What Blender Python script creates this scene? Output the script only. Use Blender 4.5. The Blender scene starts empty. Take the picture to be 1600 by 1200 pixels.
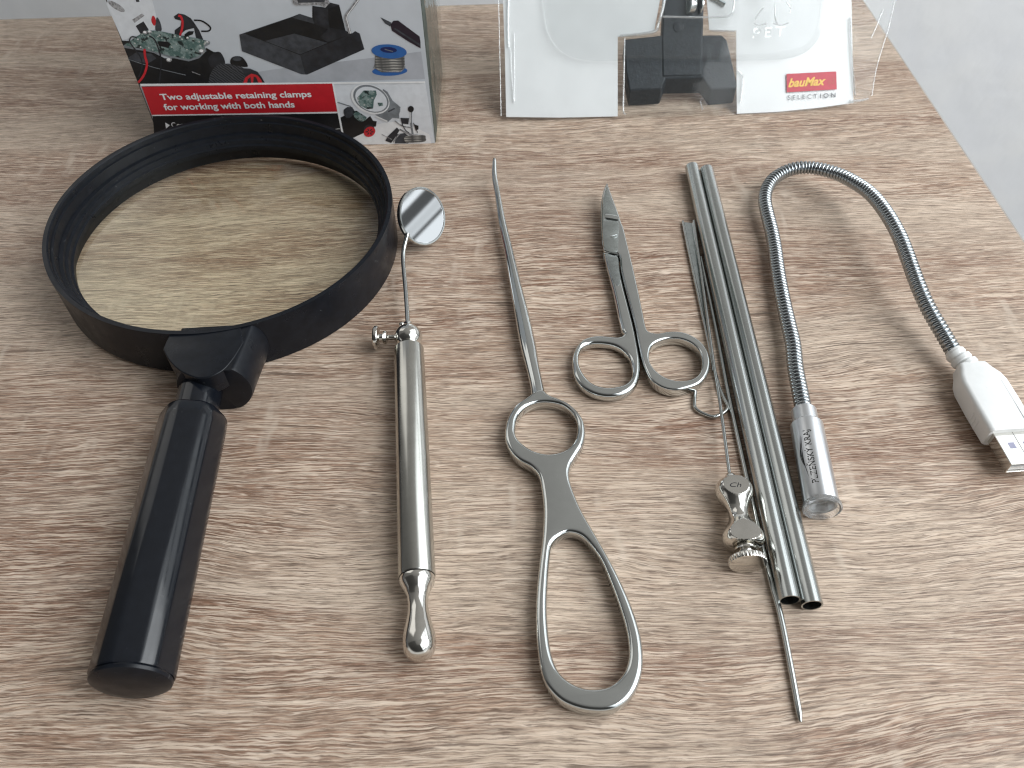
import bpy, math, random
from mathutils import Vector, Matrix
random.seed(4)
S = 0.001                                   # all builder dimensions are millimetres
sc = bpy.context.scene
COL = sc.collection
# ---------------------------------------------------------------- camera
F_PX, PITCH, ROLL, CAM_H = 1285.0, 49.3, -1.8, 215.0
_p, _r = math.radians(PITCH), math.radians(ROLL)
FW = Vector((0, math.cos(_p), -math.sin(_p)))
_rt = Vector((1, 0, 0)); _up = _rt.cross(FW)
RT = _rt * math.cos(_r) + _up * math.sin(_r)
UP = -_rt * math.sin(_r) + _up * math.cos(_r)
CAM = Vector((0, 0, CAM_H))
cd = bpy.data.cameras.new('camera'); cam = bpy.data.objects.new('camera', cd); COL.objects.link(cam)
m = Matrix((RT, UP, -FW)).transposed().to_4x4(); m.translation = CAM * S; cam.matrix_world = m
cd.sensor_width = 36; cd.lens = F_PX * 36 / 1600; cd.clip_start = 0.01; cd.clip_end = 50
cd.dof.use_dof = True; cd.dof.focus_distance = 0.275; cd.dof.aperture_fstop = 28
sc.camera = cam
def ray(x, y): return RT * ((x - 800) / F_PX) - UP * ((y - 600) / F_PX) + FW
def U(x, y, z=0.0):                          # point at height z seen at photo pixel x, y
    d = ray(x, y); return CAM + d * ((z - CAM_H) / d.z)
def UPL(x, y, o, n, off=0.0):                # point on a plane
    d = ray(x, y); return CAM + d * ((o + n * off - CAM).dot(n) / d.dot(n))
# ---------------------------------------------------------------- light
world = bpy.data.worlds.new('World'); sc.world = world; world.use_nodes = True
nt = world.node_tree; nt.nodes.clear()
class NB:
    def __init__(s, nt): s.nt = nt
    def n(s, t, **k):
        nd = s.nt.nodes.new(t)
        for a, b in k.items(): setattr(nd, a, b)
        return nd
    def put(s, nd, key, v):
        if isinstance(v, bpy.types.NodeSocket): s.nt.links.new(v, nd.inputs[key])
        elif v is not None: nd.inputs[key].default_value = v
    def m(s, op, a, b=None, c=None):
        nd = s.n('ShaderNodeMath', operation=op); s.put(nd, 0, a)
        if b is not None: s.put(nd, 1, b)
        if c is not None: s.put(nd, 2, c)
        return nd.outputs[0]
    def ss(s, v, a, b, lo=0.0, hi=1.0):
        nd = s.n('ShaderNodeMapRange', interpolation_type='SMOOTHSTEP')
        s.put(nd, 0, v); s.put(nd, 1, a); s.put(nd, 2, b); s.put(nd, 3, lo); s.put(nd, 4, hi)
        return nd.outputs[0]
    def mix(s, f, a, b, mode='MIX'):
        nd = s.n('ShaderNodeMix', data_type='RGBA', blend_type=mode)
        s.put(nd, 0, f)
        for k, v in ((6, a), (7, b)):
            if isinstance(v, (tuple, list)) and len(v) == 3: v = (*v, 1)
            s.put(nd, k, v)
        return nd.outputs[2]
    def noise(s, vec, scale, detail=2, rough=.5, dist=0.0):
        nd = s.n('ShaderNodeTexNoise'); s.put(nd, 'Vector', vec); s.put(nd, 'Scale', scale)
        s.put(nd, 'Detail', detail); s.put(nd, 'Roughness', rough); s.put(nd, 'Distortion', dist)
        return nd.outputs[0]
    def comb(s, x, y, z):
        nd = s.n('ShaderNodeCombineXYZ'); s.put(nd, 0, x); s.put(nd, 1, y); s.put(nd, 2, z); return nd.outputs[0]
    def sep(s, v):
        nd = s.n('ShaderNodeSeparateXYZ'); s.put(nd, 0, v); return nd.outputs
    def mapping(s, v, sx, sy, sz, loc=(0, 0, 0), rz=0):
        nd = s.n('ShaderNodeMapping'); s.put(nd, 0, v); nd.inputs[3].default_value = (sx, sy, sz)
        nd.inputs[1].default_value = loc; nd.inputs[2].default_value = (0, 0, rz); return nd.outputs[0]
W = NB(nt)
tc = W.n('ShaderNodeTexCoord'); X, Y, Z = W.sep(tc.outputs['Generated'])
el = W.m('ARCSINE', Z); az = W.m('ARCTAN2', Y, X)       # az 0 = to the right of the table
D = math.radians
def band(v, a, b, s=D(2)):
    return W.m('MULTIPLY', W.ss(v, a - s, a + s), W.ss(v, b - s, b + s, 1.0, 0.0))
win = W.m('MULTIPLY', band(az, D(-58), D(48)), band(el, D(4), D(68)))
win = W.m('MULTIPLY', win, W.ss(el, D(12), D(20), .42, 1.0))
bars = None
for a, b, w_, k_ in ((D(10.25), D(10.5), D(.06), 1.0), (D(10.5), D(11.2), D(.3), .35), (D(11.25), D(12.1), D(.08), 1.0), (D(12.55), D(13.6), D(.1), .9), (D(17), D(23), D(.6), 1.0), (D(36), D(38.5), D(.6), 1.0)):
    k = W.m('MULTIPLY', band(el, a, b, w_), k_); bars = k if bars is None else W.m('MAXIMUM', bars, k)
kb = band(az, D(8), D(13), D(1)); bars = W.m('MAXIMUM', bars, kb)
win = W.m('MULTIPLY', win, W.m('SUBTRACT', 1.0, W.m('MULTIPLY', bars, .93)))
# room: lighter ceiling and far wall, dim behind the camera, dark below the table
amb = W.ss(el, D(-30), D(25), .05, .33)
amb = W.m('MULTIPLY', amb, W.ss(Y, -.9, .5, .36, 1.12))
amb = W.m('MULTIPLY', amb, W.ss(X, -1.0, .5, .38, 1.0))
dark = W.m('MULTIPLY', band(az, D(172 - 360), D(-52), D(4)), band(el, D(15), D(70), D(4)))   # person leaning over
amb = W.m('MULTIPLY', amb, W.m('SUBTRACT', 1.0, W.m('MULTIPLY', dark, .55)))
low = W.m('MULTIPLY', W.m('MULTIPLY', band(az, D(-165), D(-30), D(12)), band(el, D(-12), D(16), D(6))), .55)   # added low glow behind the camera to brighten the wall
amb = W.m('ADD', amb, low)
patch2 = W.m('MULTIPLY', band(az, D(118), D(150), D(4)), band(el, D(18), D(52), D(3)))           # weaker bright patch in the world, high at the far left
amb = W.m('MULTIPLY', amb, W.m('SUBTRACT', 1.0, W.m('MULTIPLY', W.m('MULTIPLY', bars, band(az, D(-58), D(48))), .85)))
bg1 = W.n('ShaderNodeBackground'); bg1.inputs[0].default_value = (.88, .95, 1, 1); W.put(bg1, 1, W.m('MULTIPLY', win, 1.5))
bg2 = W.n('ShaderNodeBackground'); bg2.inputs[0].default_value = (1, .985, .95, 1)
W.put(bg2, 1, W.m('ADD', amb, W.m('MULTIPLY', patch2, .75)))
ad = W.n('ShaderNodeAddShader'); nt.links.new(bg1.outputs[0], ad.inputs[0]); nt.links.new(bg2.outputs[0], ad.inputs[1])
wo = W.n('ShaderNodeOutputWorld'); nt.links.new(ad.outputs[0], wo.inputs[0])
ld = bpy.data.lights.new('window_light', 'AREA'); ld.shape = 'RECTANGLE'; ld.size = .72; ld.size_y = .72; ld.energy = 7.2; ld.color = (.95, .98, 1)
lo = bpy.data.objects.new('window_light', ld); COL.objects.link(lo); lo.location = (.68, .03, .60)
lo.rotation_euler = (Vector((-.02, .28, 0)) - lo.location).to_track_quat('-Z', 'Y').to_euler()
world.cycles.sampling_method = 'MANUAL'; world.cycles.sample_map_resolution = 1024
sc.view_settings.view_transform = 'Standard'; sc.view_settings.look = 'None'
sc.view_settings.exposure = 0.17; sc.view_settings.gamma = 1.0; sc.view_settings.use_curve_mapping = False
sc.render.engine = 'CYCLES'
sc.cycles.use_denoising = True; sc.cycles.filter_width = 1.15
sc.cycles.max_bounces = 14; sc.cycles.transmission_bounces = 10; sc.cycles.transparent_max_bounces = 16
# ---------------------------------------------------------------- materials
MATS = {}
def newmat(name):
    mt = bpy.data.materials.new(name); mt.use_nodes = True; mt.node_tree.nodes.clear()
    b = NB(mt.node_tree); pr = b.n('ShaderNodeBsdfPrincipled'); out = b.n('ShaderNodeOutputMaterial')
    mt.node_tree.links.new(pr.outputs[0], out.inputs[0]); MATS[name] = mt
    return mt, b, pr, out
def simple(name, col, rough=.5, metal=0.0, var=.06, scale=400, bump=0.0, bscale=1500, spec=.5, coat=0.0, rvar=.0):
    mt, b, pr, out = newmat(name)
    co = b.n('ShaderNodeTexCoord').outputs['Object']
    nz = b.noise(co, scale, 4, .6)
    k = b.ss(nz, .3, .7, 1 - var, 1 + var)
    c2 = b.mix(1.0, (*col, 1), b.comb(k, k, k), 'MULTIPLY'); b.put(pr, 'Base Color', c2)
    pr.inputs['Metallic'].default_value = metal
    b.put(pr, 'Roughness', b.ss(b.noise(co, scale * .4, 5, .65), .3, .7, max(.01, rough - rvar), rough + rvar))
    pr.inputs['Specular IOR Level'].default_value = spec; pr.inputs['Coat Weight'].default_value = coat
    if bump:
        bp = b.n('ShaderNodeBump'); bp.inputs['Strength'].default_value = bump; bp.inputs['Distance'].default_value = .0002
        b.put(bp, 'Height', b.noise(co, bscale, 3, .6)); b.put(pr, 'Normal', bp.outputs[0])
    return mt
simple('chrome', (.59, .61, .60), .09, 1.0, .03, 120, rvar=.03, bump=.02, bscale=160)
simple('nickel', (.68, .665, .625), .12, 1.0, .05, 120, rvar=.03, bump=.03, bscale=160)
simple('steel_satin', (.48, .50, .49), .21, 1.0, .02, 60, rvar=.015)
simple('nickel_satin', (.54, .535, .50), .20, 1.0, .04, 120, rvar=.03)
simple('steel_neck', (.40, .425, .44), .24, 1.0, .03, 120, rvar=.03)
simple('steel_blade', (.50, .54, .53), .22, 1.0, .12, 200, rvar=.06)
simple('steel_dull', (.46, .50, .50), .24, 1.0, .12, 300, rvar=.05)
simple('steel_dark', (.05, .05, .055), .4, 1.0, .1)
simple('alu', (.76, .78, .80), .33, 1.0, .02, 100, rvar=.02)
simple('mirror_glass', (.86, .88, .90), .02, 1.0, .0)
simple('black_plastic', (.0065, .008, .0115), .34, 0, .2, 300, bump=.10, bscale=700, rvar=.08, spec=.25)
simple('black_gloss', (.006, .0075, .011), .17, 0, .1, 300, bump=.04, bscale=250, rvar=.06, spec=.42)
simple('black_casting', (.022, .028, .034), .42, 0, .2, 500, bump=.5, bscale=900, rvar=.08, spec=.4)
simple('white_plastic', (.80, .81, .80), .33, 0, .02, 300, bump=.06, bscale=900)
simple('card_white', (.82, .825, .825), .30, 0, .03, 60, bump=.05, bscale=120)
simple('carton_white', (.42, .44, .47), .38, 0, .05, 60, bump=.10, bscale=200)
simple('carton_side', (.04, .05, .045), .5, 0, .4, 90, bump=.3, bscale=200)
simple('ink', (.01, .01, .01), .5, 0)
def printed(name, col, var=.05, scale=300, rough=.38): return simple('print_' + name, col, rough, 0, var, scale, bump=.08, bscale=200)
printed('grey', (.54, .575, .62), .06, 40); printed('floor', (.40, .42, .46), .12, 60)
printed('pale', (.68, .71, .75)); printed('red', (.50, .016, .025)); printed('brightred', (.55, .02, .03), .1)
printed('black', (.007, .008, .010), .3, 200); printed('dark', (.020, .022, .028), .35, 250); printed('mid', (.045, .05, .06), .3, 300)
printed('white', (.80, .81, .82)); printed('blue', (.03, .12, .36)); printed('navy', (.012, .02, .10))
printed('silver', (.28, .28, .29), .5, 900); printed('steelgrey', (.19, .21, .23), .2); printed('plum', (.022, .014, .024))
printed('lilac', (.34, .34, .46)); printed('yellow', (.80, .52, .10)); printed('logo_red', (.52, .045, .07)); printed('logo_faint', (.48, .09, .07)); printed('textgrey', (.09, .09, .10))
printed('textfaint', (.25, .25, .26))
mt, b, pr, out = newmat('print_pcb')                       # circuit board picture
co = b.n('ShaderNodeTexCoord').outputs['Object']
v = b.n('ShaderNodeTexVoronoi'); b.put(v, 'Vector', co); b.put(v, 'Scale', 520.0)
n1 = b.noise(co, 380, 3, .7)
c = b.mix(b.ss(n1, .42, .60), (.07, .13, .12), (.22, .29, .28)); c = b.mix(b.ss(v.outputs['Distance'], .16, .24, 1.0, 0.0), c, (.48, .50, .48))
c = b.mix(b.ss(b.noise(co, 300, 2, .6), .55, .62), c, (.012, .02, .02)); b.put(pr, 'Base Color', c); pr.inputs['Roughness'].default_value = .4
mt, b, pr, out = newmat('print_tread')
co = b.n('ShaderNodeTexCoord').outputs['Object']
wv = b.n('ShaderNodeTexWave'); wv.bands_direction = 'DIAGONAL'; b.put(wv, 'Vector', co); b.put(wv, 'Scale', 420.0); b.put(wv, 'Distortion', 4.0)
b.put(pr, 'Base Color', b.mix(b.ss(wv.outputs[1], .35, .6), (.012, .013, .016), (.06, .065, .075))); pr.inputs['Roughness'].default_value = .4
mt, b, pr, out = newmat('print_wire')
co = b.n('ShaderNodeTexCoord').outputs['Object']
wv = b.n('ShaderNodeTexWave'); wv.bands_direction = 'Z'; b.put(wv, 'Vector', co); b.put(wv, 'Scale', 260.0); b.put(wv, 'Distortion', 1.5)
g = b.ss(b.noise(b.mapping(co, 200, 1, 1), 1.0), .35, .65)
b.put(pr, 'Base Color', b.mix(b.m('MULTIPLY', wv.outputs[1], g), (.07, .07, .07), (.46, .45, .42))); pr.inputs['Roughness'].default_value = .4
# clear film: thin plastic, mostly see-through with a glossy skin
def film(name, tint, rough=.06, base=.05, bump=.25, bscale=70, haze=0.0):
    mt, b, pr, out = newmat(name); b.nt.nodes.remove(pr)
    tr = b.n('ShaderNodeBsdfTransparent'); tr.inputs[0].default_value = (*tint, 1)
    gl = b.n('ShaderNodeBsdfGlossy'); gl.inputs['Roughness'].default_value = rough; gl.inputs[0].default_value = (1, 1, 1, 1)
    co = b.n('ShaderNodeTexCoord').outputs['Object']
    bp = b.n('ShaderNodeBump'); bp.inputs['Strength'].default_value = bump; bp.inputs['Distance'].default_value = .002
    b.put(bp, 'Height', b.noise(co, bscale, 2, .5)); b.put(gl, 'Normal', bp.outputs[0])
    fr = b.n('ShaderNodeLayerWeight'); b.put(fr, 'Normal', bp.outputs[0])
    f = b.m('ADD', b.m('MULTIPLY', b.m('POWER', fr.outputs['Facing'], 4.0), .7), base); f.node.use_clamp = True
    mx = b.n('ShaderNodeMixShader'); b.put(mx, 0, f)
    b.nt.links.new(tr.outputs[0], mx.inputs[1]); b.nt.links.new(gl.outputs[0], mx.inputs[2]); last = mx
    if haze:
        df = b.n('ShaderNodeBsdfDiffuse'); df.inputs[0].default_value = (.8, .82, .82, 1)
        m2 = b.n('ShaderNodeMixShader'); m2.inputs[0].default_value = haze
        b.nt.links.new(mx.outputs[0], m2.inputs[1]); b.nt.links.new(df.outputs[0], m2.inputs[2]); last = m2
    b.nt.links.new(last.outputs[0], out.inputs[0]); return mt
for _n in ('black_plastic', 'black_gloss'):                       # dust and small pale scuffs
    mt = MATS[_n]; b = NB(mt.node_tree); pr = [n for n in mt.node_tree.nodes if n.type == 'BSDF_PRINCIPLED'][0]
    old = pr.inputs['Base Color'].links[0].from_socket; co = b.n('ShaderNodeTexCoord').outputs['Object']
    sp = b.m('MULTIPLY', b.ss(b.noise(co, 620, 2, .6), .69, .76), b.ss(b.noise(co, 60, 2, .5), .5, .62))
    sc2 = b.m('MULTIPLY', b.ss(b.noise(b.mapping(co, 300, 90, 300, (0, 0, 0), .6), 1.0, 3, .6), .70, .78), .5)
    b.put(pr, 'Base Color', b.mix(b.m('MULTIPLY', b.m('MAXIMUM', sp, sc2), .30 if _n == 'black_plastic' else .12), old, (.30, .31, .32)))
film('clear_film', (.975, .98, .98), .05, .008, .12, 45, .008)
film('clear_bubble', (.92, .925, .925), .10, .015, .25, 45, .02)
film('clear_edge', (.93, .94, .94), .08, .15, .2, 200, .22)
film('wrap_film', (.90, .93, .90), .08, .03, .8, 90, .0)
film('lens_glass', (.985, .99, .952), .0, .02, 0.0, 10)
mt, b, pr, out = newmat('clear_resin')
pr.inputs['Base Color'].default_value = (.97, .98, .98, 1); pr.inputs['Transmission Weight'].default_value = .85; pr.inputs['Roughness'].default_value = .08; pr.inputs['IOR'].default_value = 1.45
# wood laminate
mt, b, pr, out = newmat('oak_laminate')
co = b.n('ShaderNodeTexCoord').outputs['Object']
x, y, z = b.sep(co)
w1 = b.noise(b.mapping(co, 5, 14, 1, (3.1, 1.7, 0)), 1.0, 2, .5)          # broad waviness of the grain
w2 = b.noise(b.mapping(co, 30, 60, 1, (1.1, 4.7, 0)), 1.0, 2, .55)
w3 = b.noise(b.mapping(co, 240, 480, 1), 1.0, 1, .5)
yy = b.m('ADD', y, b.m('MULTIPLY', b.m('SUBTRACT', w1, .5), .034))
yy = b.m('ADD', yy, b.m('MULTIPLY', b.m('SUBTRACT', w2, .5), .0025))
yy = b.m('ADD', yy, b.m('MULTIPLY', b.m('SUBTRACT', w3, .5), .0006))
gv = b.comb(x, yy, 0)
fl1 = b.noise(b.mapping(gv, 40, 1850, 1), 1.0, 3, .62)
fl2 = b.noise(b.mapping(gv, 190, 2900, 1, (5, 9, 0)), 1.0, 2, .6)
fl3 = b.noise(b.mapping(gv, 28, 330, 1, (7, 3, 0)), 1.0, 2, .5)
big = b.noise(b.mapping(gv, 5, 55, 1, (2.3, 8.1, 0)), 1.0, 3, .5)
big2 = b.noise(b.mapping(gv, 5, 26, 1, (8.3, 0.4, 0)), 1.0, 2, .5)
tone = b.mix(b.ss(big, .38, .62), (.250, .160, .115), (.370, .280, .218))
tone = b.mix(b.ss(big2, .46, .60, 0.0, .8), tone, (.47, .41, .345))
big3 = b.noise(b.mapping(gv, 4, 85, 1, (5.5, 3.4, 0)), 1.0, 3, .55)
tone = b.mix(b.ss(big3, .50, .70, 0.0, .4), tone, (.50, .44, .375))
tone = b.mix(b.ss(b.noise(b.mapping(gv, 12, 170, 1, (1, 2, 0)), 1.0, 4, .6), .34, .60), b.mix(1.0, tone, (.90, .865, .85), 'MULTIPLY'), tone)
fib = b.noise(b.mapping(gv, 100, 2500, 1, (2, 6, 0)), 1.0, 3, .7)                             # fine pores and fibres
fk = b.ss(fib, .36, .64, .58, 1.36); tone = b.mix(1.0, tone, b.comb(fk, fk, fk), 'MULTIPLY')
dens = b.ss(b.noise(b.mapping(gv, 14, 80, 1, (4, 4, 0)), 1.0, 2, .5), .3, .7, .575, .505)      # how many pale dashes
d1 = b.ss(b.m('SUBTRACT', fl1, dens), -.01, .035)
tone = b.mix(b.m('MULTIPLY', d1, .82), tone, (.71, .625, .53))
ct = b.m('FRACT', b.m('MULTIPLY', b.noise(b.mapping(gv, 12, 340, 1, (3, 8, 0)), 1.0, 3, .55), 10.0))       # long thin growth lines
ln = b.m('MULTIPLY', b.ss(b.m('ABSOLUTE', b.m('SUBTRACT', ct, .5)), .03, .17, 1.0, 0.0), b.ss(b.noise(b.mapping(gv, 50, 400, 1, (8, 8, 0)), 1.0, 2, .6), .36, .56))
tone = b.mix(b.m('MULTIPLY', ln, .72), tone, (.80, .725, .64))
ld_ = b.m('MULTIPLY', b.ss(ct, .62, .76), b.ss(ct, .80, .92, 1.0, 0.0)); tone = b.mix(b.m('MULTIPLY', ld_, .32), tone, (.13, .088, .064))
d2 = b.ss(fl2, .53, .62); tone = b.mix(b.m('MULTIPLY', d2, .46), tone, (.62, .545, .465))
dk = b.ss(fl2, .33, .43, 1.0, 0.0); tone = b.mix(b.m('MULTIPLY', dk, .62), tone, (.125, .088, .068))
dk2 = b.ss(b.noise(b.mapping(gv, 22, 1000, 1, (9, 2, 0)), 1.0, 3, .6), .31, .38, 1.0, 0.0); tone = b.mix(b.m('MULTIPLY', dk2, .62), tone, (.12, .085, .066))
# pale rays that cross the grain in a few places
ry = b.noise(b.mapping(co, 150, 34, 1, (6, 2, 0), .05), 1.0, 2, .6); rm = b.noise(b.mapping(co, 14, 20, 1, (1, 9, 0)), 1.0, 1, .5)
rr = b.m('MULTIPLY', b.ss(ry, .52, .74), b.ss(rm, .50, .66)); tone = b.mix(b.m('MULTIPLY', rr, .50), tone, (.68, .63, .56))
dk3 = b.m('MULTIPLY', b.ss(b.noise(b.mapping(gv, 26, 620, 1, (2, 7, 0), .16), 1.0, 2, .5), .29, .345, 1.0, 0.0), b.ss(b.noise(b.mapping(co, 9, 12, 1, (7, 7, 0)), 1.0, 1, .5), .42, .56))
tone = b.mix(b.m('MULTIPLY', dk3, .7), tone, (.10, .070, .052))
tone = b.mix(1.0, tone, (.985, .895, .825), 'MULTIPLY')
b.put(pr, 'Base Color', tone); b.put(pr, 'Roughness', b.ss(fl1, .3, .7, .44, .56)); pr.inputs['Specular IOR Level'].default_value = .38
bp = b.n('ShaderNodeBump'); bp.inputs['Strength'].default_value = .6; bp.inputs['Distance'].default_value = .00025
b.put(bp, 'Height', b.m('ADD', fl1, b.m('MULTIPLY', fl2, .8))); b.put(pr, 'Normal', bp.outputs[0])
simple('edge_band', (.40, .36, .32), .45, 0, .1, 60)
# plaster
mt, b, pr, out = newmat('plaster')
co = b.n('ShaderNodeTexCoord').outputs['Object']
n1 = b.noise(co, 22, 3, .5); n2 = b.noise(co, 70, 3, .5)
b.put(pr, 'Base Color', b.mix(b.ss(n1, .35, .65), (.86, .87, .89), (.90, .905, .91))); pr.inputs['Roughness'].default_value = .75
bp = b.n('ShaderNodeBump'); bp.inputs['Strength'].default_value = .32; bp.inputs['Distance'].default_value = .003
b.put(bp, 'Height', b.m('ADD', n1, b.m('MULTIPLY', n2, .4))); b.put(pr, 'Normal', bp.outputs[0])
simple('carpet', (.13, .12, .11), .9, 0, .35, 60, bump=.8, bscale=150)
M = MATS
# ---------------------------------------------------------------- builders
def empty(name, loc, label=None, cat=None, group=None):
    o = bpy.data.objects.new(name, None); COL.objects.link(o); o.location = Vector(loc) * S; o.empty_display_size = .01
    return tag(o, label, cat, group)
def tag(o, label=None, cat=None, group=None, kind=None):
    for k, v in (('label', label), ('category', cat), ('group', group), ('kind', kind)):
        if v: o[k] = v
    return o
def root_off(p):
    o = Vector((0, 0, 0))
    while p is not None: o += p.location; p = p.parent
    return o
class MB:
    def __init__(s): s.v = []; s.f = []; s.mi = []; s.mats = []; s.cur = 0
    def mat(s, name):
        if name not in s.mats: s.mats.append(name)
        s.cur = s.mats.index(name); return s
    def add(s, vs, fs):
        o = len(s.v); s.v += [Vector(v) for v in vs]; s.f += [tuple(i + o for i in f) for f in fs]; s.mi += [s.cur] * len(fs); return s
    def poly(s, pts): return s.add(pts, [tuple(range(len(pts)))])
    def box(s, c, dims, ax=None):
        ax = ax or (Vector((1, 0, 0)), Vector((0, 1, 0)), Vector((0, 0, 1)))
        c = Vector(c); vs = [c + ax[0] * (i * dims[0] / 2) + ax[1] * (j * dims[1] / 2) + ax[2] * (k * dims[2] / 2) for i in (-1, 1) for j in (-1, 1) for k in (-1, 1)]
        return s.add(vs, [(0, 1, 3, 2), (4, 6, 7, 5), (0, 4, 5, 1), (2, 3, 7, 6), (0, 2, 6, 4), (1, 5, 7, 3)])
    def prism(s, pts, vec):
        n = len(pts); pts = [Vector(p) for p in pts]; vec = Vector(vec)
        return s.add(pts + [p + vec for p in pts], [tuple(range(n)), tuple(range(2 * n - 1, n - 1, -1))] + [(i, i + n, (i + 1) % n + n, (i + 1) % n) for i in range(n)])
    def sections(s, rings, closed_ends=True, loop=False):
        n = len(rings[0]); vs = [p for r in rings for p in r]; fs = []
        K = len(rings)
        for k in range(K if loop else K - 1):
            a, c = k * n, ((k + 1) % K) * n
            fs += [(a + i, a + (i + 1) % n, c + (i + 1) % n, c + i) for i in range(n)]
        if closed_ends and not loop: fs += [tuple(range(n - 1, -1, -1)), tuple((K - 1) * n + i for i in range(n))]
        return s.add(vs, fs)
    def lathe(s, A, d, prof, seg=48, up=Vector((0, 0, 1)), fn=None, ends=True, loop=False):
        A = Vector(A); d = Vector(d).normalized(); sd = d.cross(up)
        if sd.length < 1e-4: sd = Vector((1, 0, 0))
        sd.normalize(); u2 = sd.cross(d); rings = []
        for t, r in prof:
            ring = []
            for i in range(seg):
                a = 2 * math.pi * i / seg; p = (math.cos(a) * r, math.sin(a) * r, t)
                if fn: p = fn(a, r, t)
                ring.append(A + sd * p[0] + u2 * p[1] + d * p[2])
            rings.append(ring)
        return s.sections(rings, ends, loop)
    def tube(s, pts, rad, seg=16, flat=1.0):
        pts = [Vector(p) for p in pts]; n = len(pts); up = Vector((0, 0, 1)); rings = []
        for i in range(n):
            t = (pts[min(i + 1, n - 1)] - pts[max(i - 1, 0)]).normalized()
            sd = t.cross(up).normalized(); u2 = sd.cross(t); r = rad(i / (n - 1)) if callable(rad) else rad
            rings.append([pts[i] + sd * math.cos(2 * math.pi * k / seg) * r + u2 * math.sin(2 * math.pi * k / seg) * r * flat for k in range(seg)])
        return s.sections(rings)
    def build(s, name, mat=None, parent=None, smooth=True, bevel=0.0, sharp=40, bseg=3):
        off = root_off(parent); me = bpy.data.meshes.new(name)
        me.from_pydata([v * S - off for v in s.v], [], s.f)
        for mn in (s.mats or [mat]): me.materials.append(M[mn])
        if s.mats: me.polygons.foreach_set('material_index', s.mi)
        me.update(); o = bpy.data.objects.new(name, me); COL.objects.link(o)
        if parent: o.parent = parent
        fix(me)
        if bevel:
            bv = o.modifiers.new('bevel', 'BEVEL'); bv.width = bevel * S; bv.segments = bseg; bv.limit_method = 'ANGLE'; bv.angle_limit = D(30)
        if smooth: me.shade_smooth() if hasattr(me, 'shade_smooth') else me.polygons.foreach_set('use_smooth', [True] * len(me.polygons)); me.set_sharp_from_angle(angle=D(sharp))
        return o
import bmesh
def fix(me):
    bm = bmesh.new(); bm.from_mesh(me); bmesh.ops.remove_doubles(bm, verts=bm.verts, dist=1e-7); bmesh.ops.recalc_face_normals(bm, faces=bm.faces); bm.to_mesh(me); bm.free()
def crom(pts, closed=False, n=6):
    out = []; N = len(pts)
    for i in range(N if closed else N - 1):
        g = (lambda k: pts[k % N]) if closed else (lambda k: pts[max(0, min(N - 1, k))])
        p0, p1, p2, p3 = g(i - 1), g(i), g(i + 1), g(i + 2)
        for j in range(n):
            t = j / n
            out.append(tuple(.5 * ((2 * b_) + (-a + c_) * t + (2 * a - 5 * b_ + 4 * c_ - d_) * t * t + (-a + 3 * b_ - 3 * c_ + d_) * t ** 3) for a, b_, c_, d_ in zip(p0, p1, p2, p3)))
    if not closed: out.append(tuple(pts[-1]))
    return out
def zpx(lst, ox, oy, s): return [(ox + a / s, oy + b_ / s) for a, b_ in lst]
def curve_mesh(loops, z0, z1, bev, res=3):       # outline with holes -> (verts mm, faces); rounded edges
    cu = bpy.data.curves.new('t', 'CURVE'); cu.dimensions = '2D'; cu.fill_mode = 'BOTH'
    cu.bevel_depth = bev; cu.offset = -bev; cu.extrude = (z1 - z0) / 2 - bev; cu.bevel_resolution = res
    for lp in loops:
        sp = cu.splines.new('POLY'); sp.points.add(len(lp) - 1); sp.use_cyclic_u = True
        for i, p in enumerate(lp): sp.points[i].co = (p[0], p[1], 0, 1)
    ob = bpy.data.objects.new('t', cu); COL.objects.link(ob); dg = bpy.context.evaluated_depsgraph_get()
    me = ob.evaluated_get(dg).to_mesh(); vs = [Vector((v.co.x, v.co.y, v.co.z + (z0 + z1) / 2)) for v in me.vertices]
    fs = [tuple(p.vertices) for p in me.polygons]; ob.to_mesh_clear(); bpy.data.objects.remove(ob); bpy.data.curves.remove(cu)
    return vs, fs
def text2d(s, bold=0.0, shear=0.0, space=1.0, ext=0.0):
    cu = bpy.data.curves.new('t', 'FONT'); cu.body = s; cu.size = 1; cu.offset = bold; cu.shear = shear; cu.space_character = space; cu.resolution_u = 4; cu.extrude = ext
    ob = bpy.data.objects.new('t', cu); COL.objects.link(ob); dg = bpy.context.evaluated_depsgraph_get()
    me = ob.evaluated_get(dg).to_mesh(); vs = [(v.co.x, v.co.y, v.co.z) for v in me.vertices]; fs = [tuple(p.vertices) for p in me.polygons]
    ob.to_mesh_clear(); bpy.data.objects.remove(ob); bpy.data.curves.remove(cu)
    x0 = min(v[0] for v in vs); x1 = max(v[0] for v in vs)
    return [((v[0] - x0) / (x1 - x0), v[1] / .70, v[2]) for v in vs], fs     # x 0..1 over the width, y 0..1 over cap height
# ---------------------------------------------------------------- setting
EX = U(1600, 375).x; BY = U(0, 31).y
table = empty('table', (0, 0, 0), 'pale oak laminate table top with wavy grain that carries all the tools', 'table')
XL, YN = -700, -160
MB().prism([(XL, YN, -18), (EX - .8, YN, -18), (EX - .8, BY, -18), (XL, BY, -18)], (0, 0, 18)).build('tabletop', 'oak_laminate', table, False)
e = MB(); e.prism([(EX - .8, YN, -18), (EX, YN, -18), (EX, BY, -18), (EX - .8, BY, -18)], (0, 0, 17.9)); e.prism([(XL, BY, -18), (EX, BY, -18), (EX, BY + .8, -18), (XL, BY + .8, -18)], (0, 0, 17.9))
e.build('edge_band', 'edge_band', table, False)
WB = BY + 90
tag(MB().prism([(-1200, WB, -700), (1400, WB, -700), (1400, WB + 80, -700), (-1200, WB + 80, -700)], (0, 0, 880)).build('wall', 'plaster', None, False), kind='structure')
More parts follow.
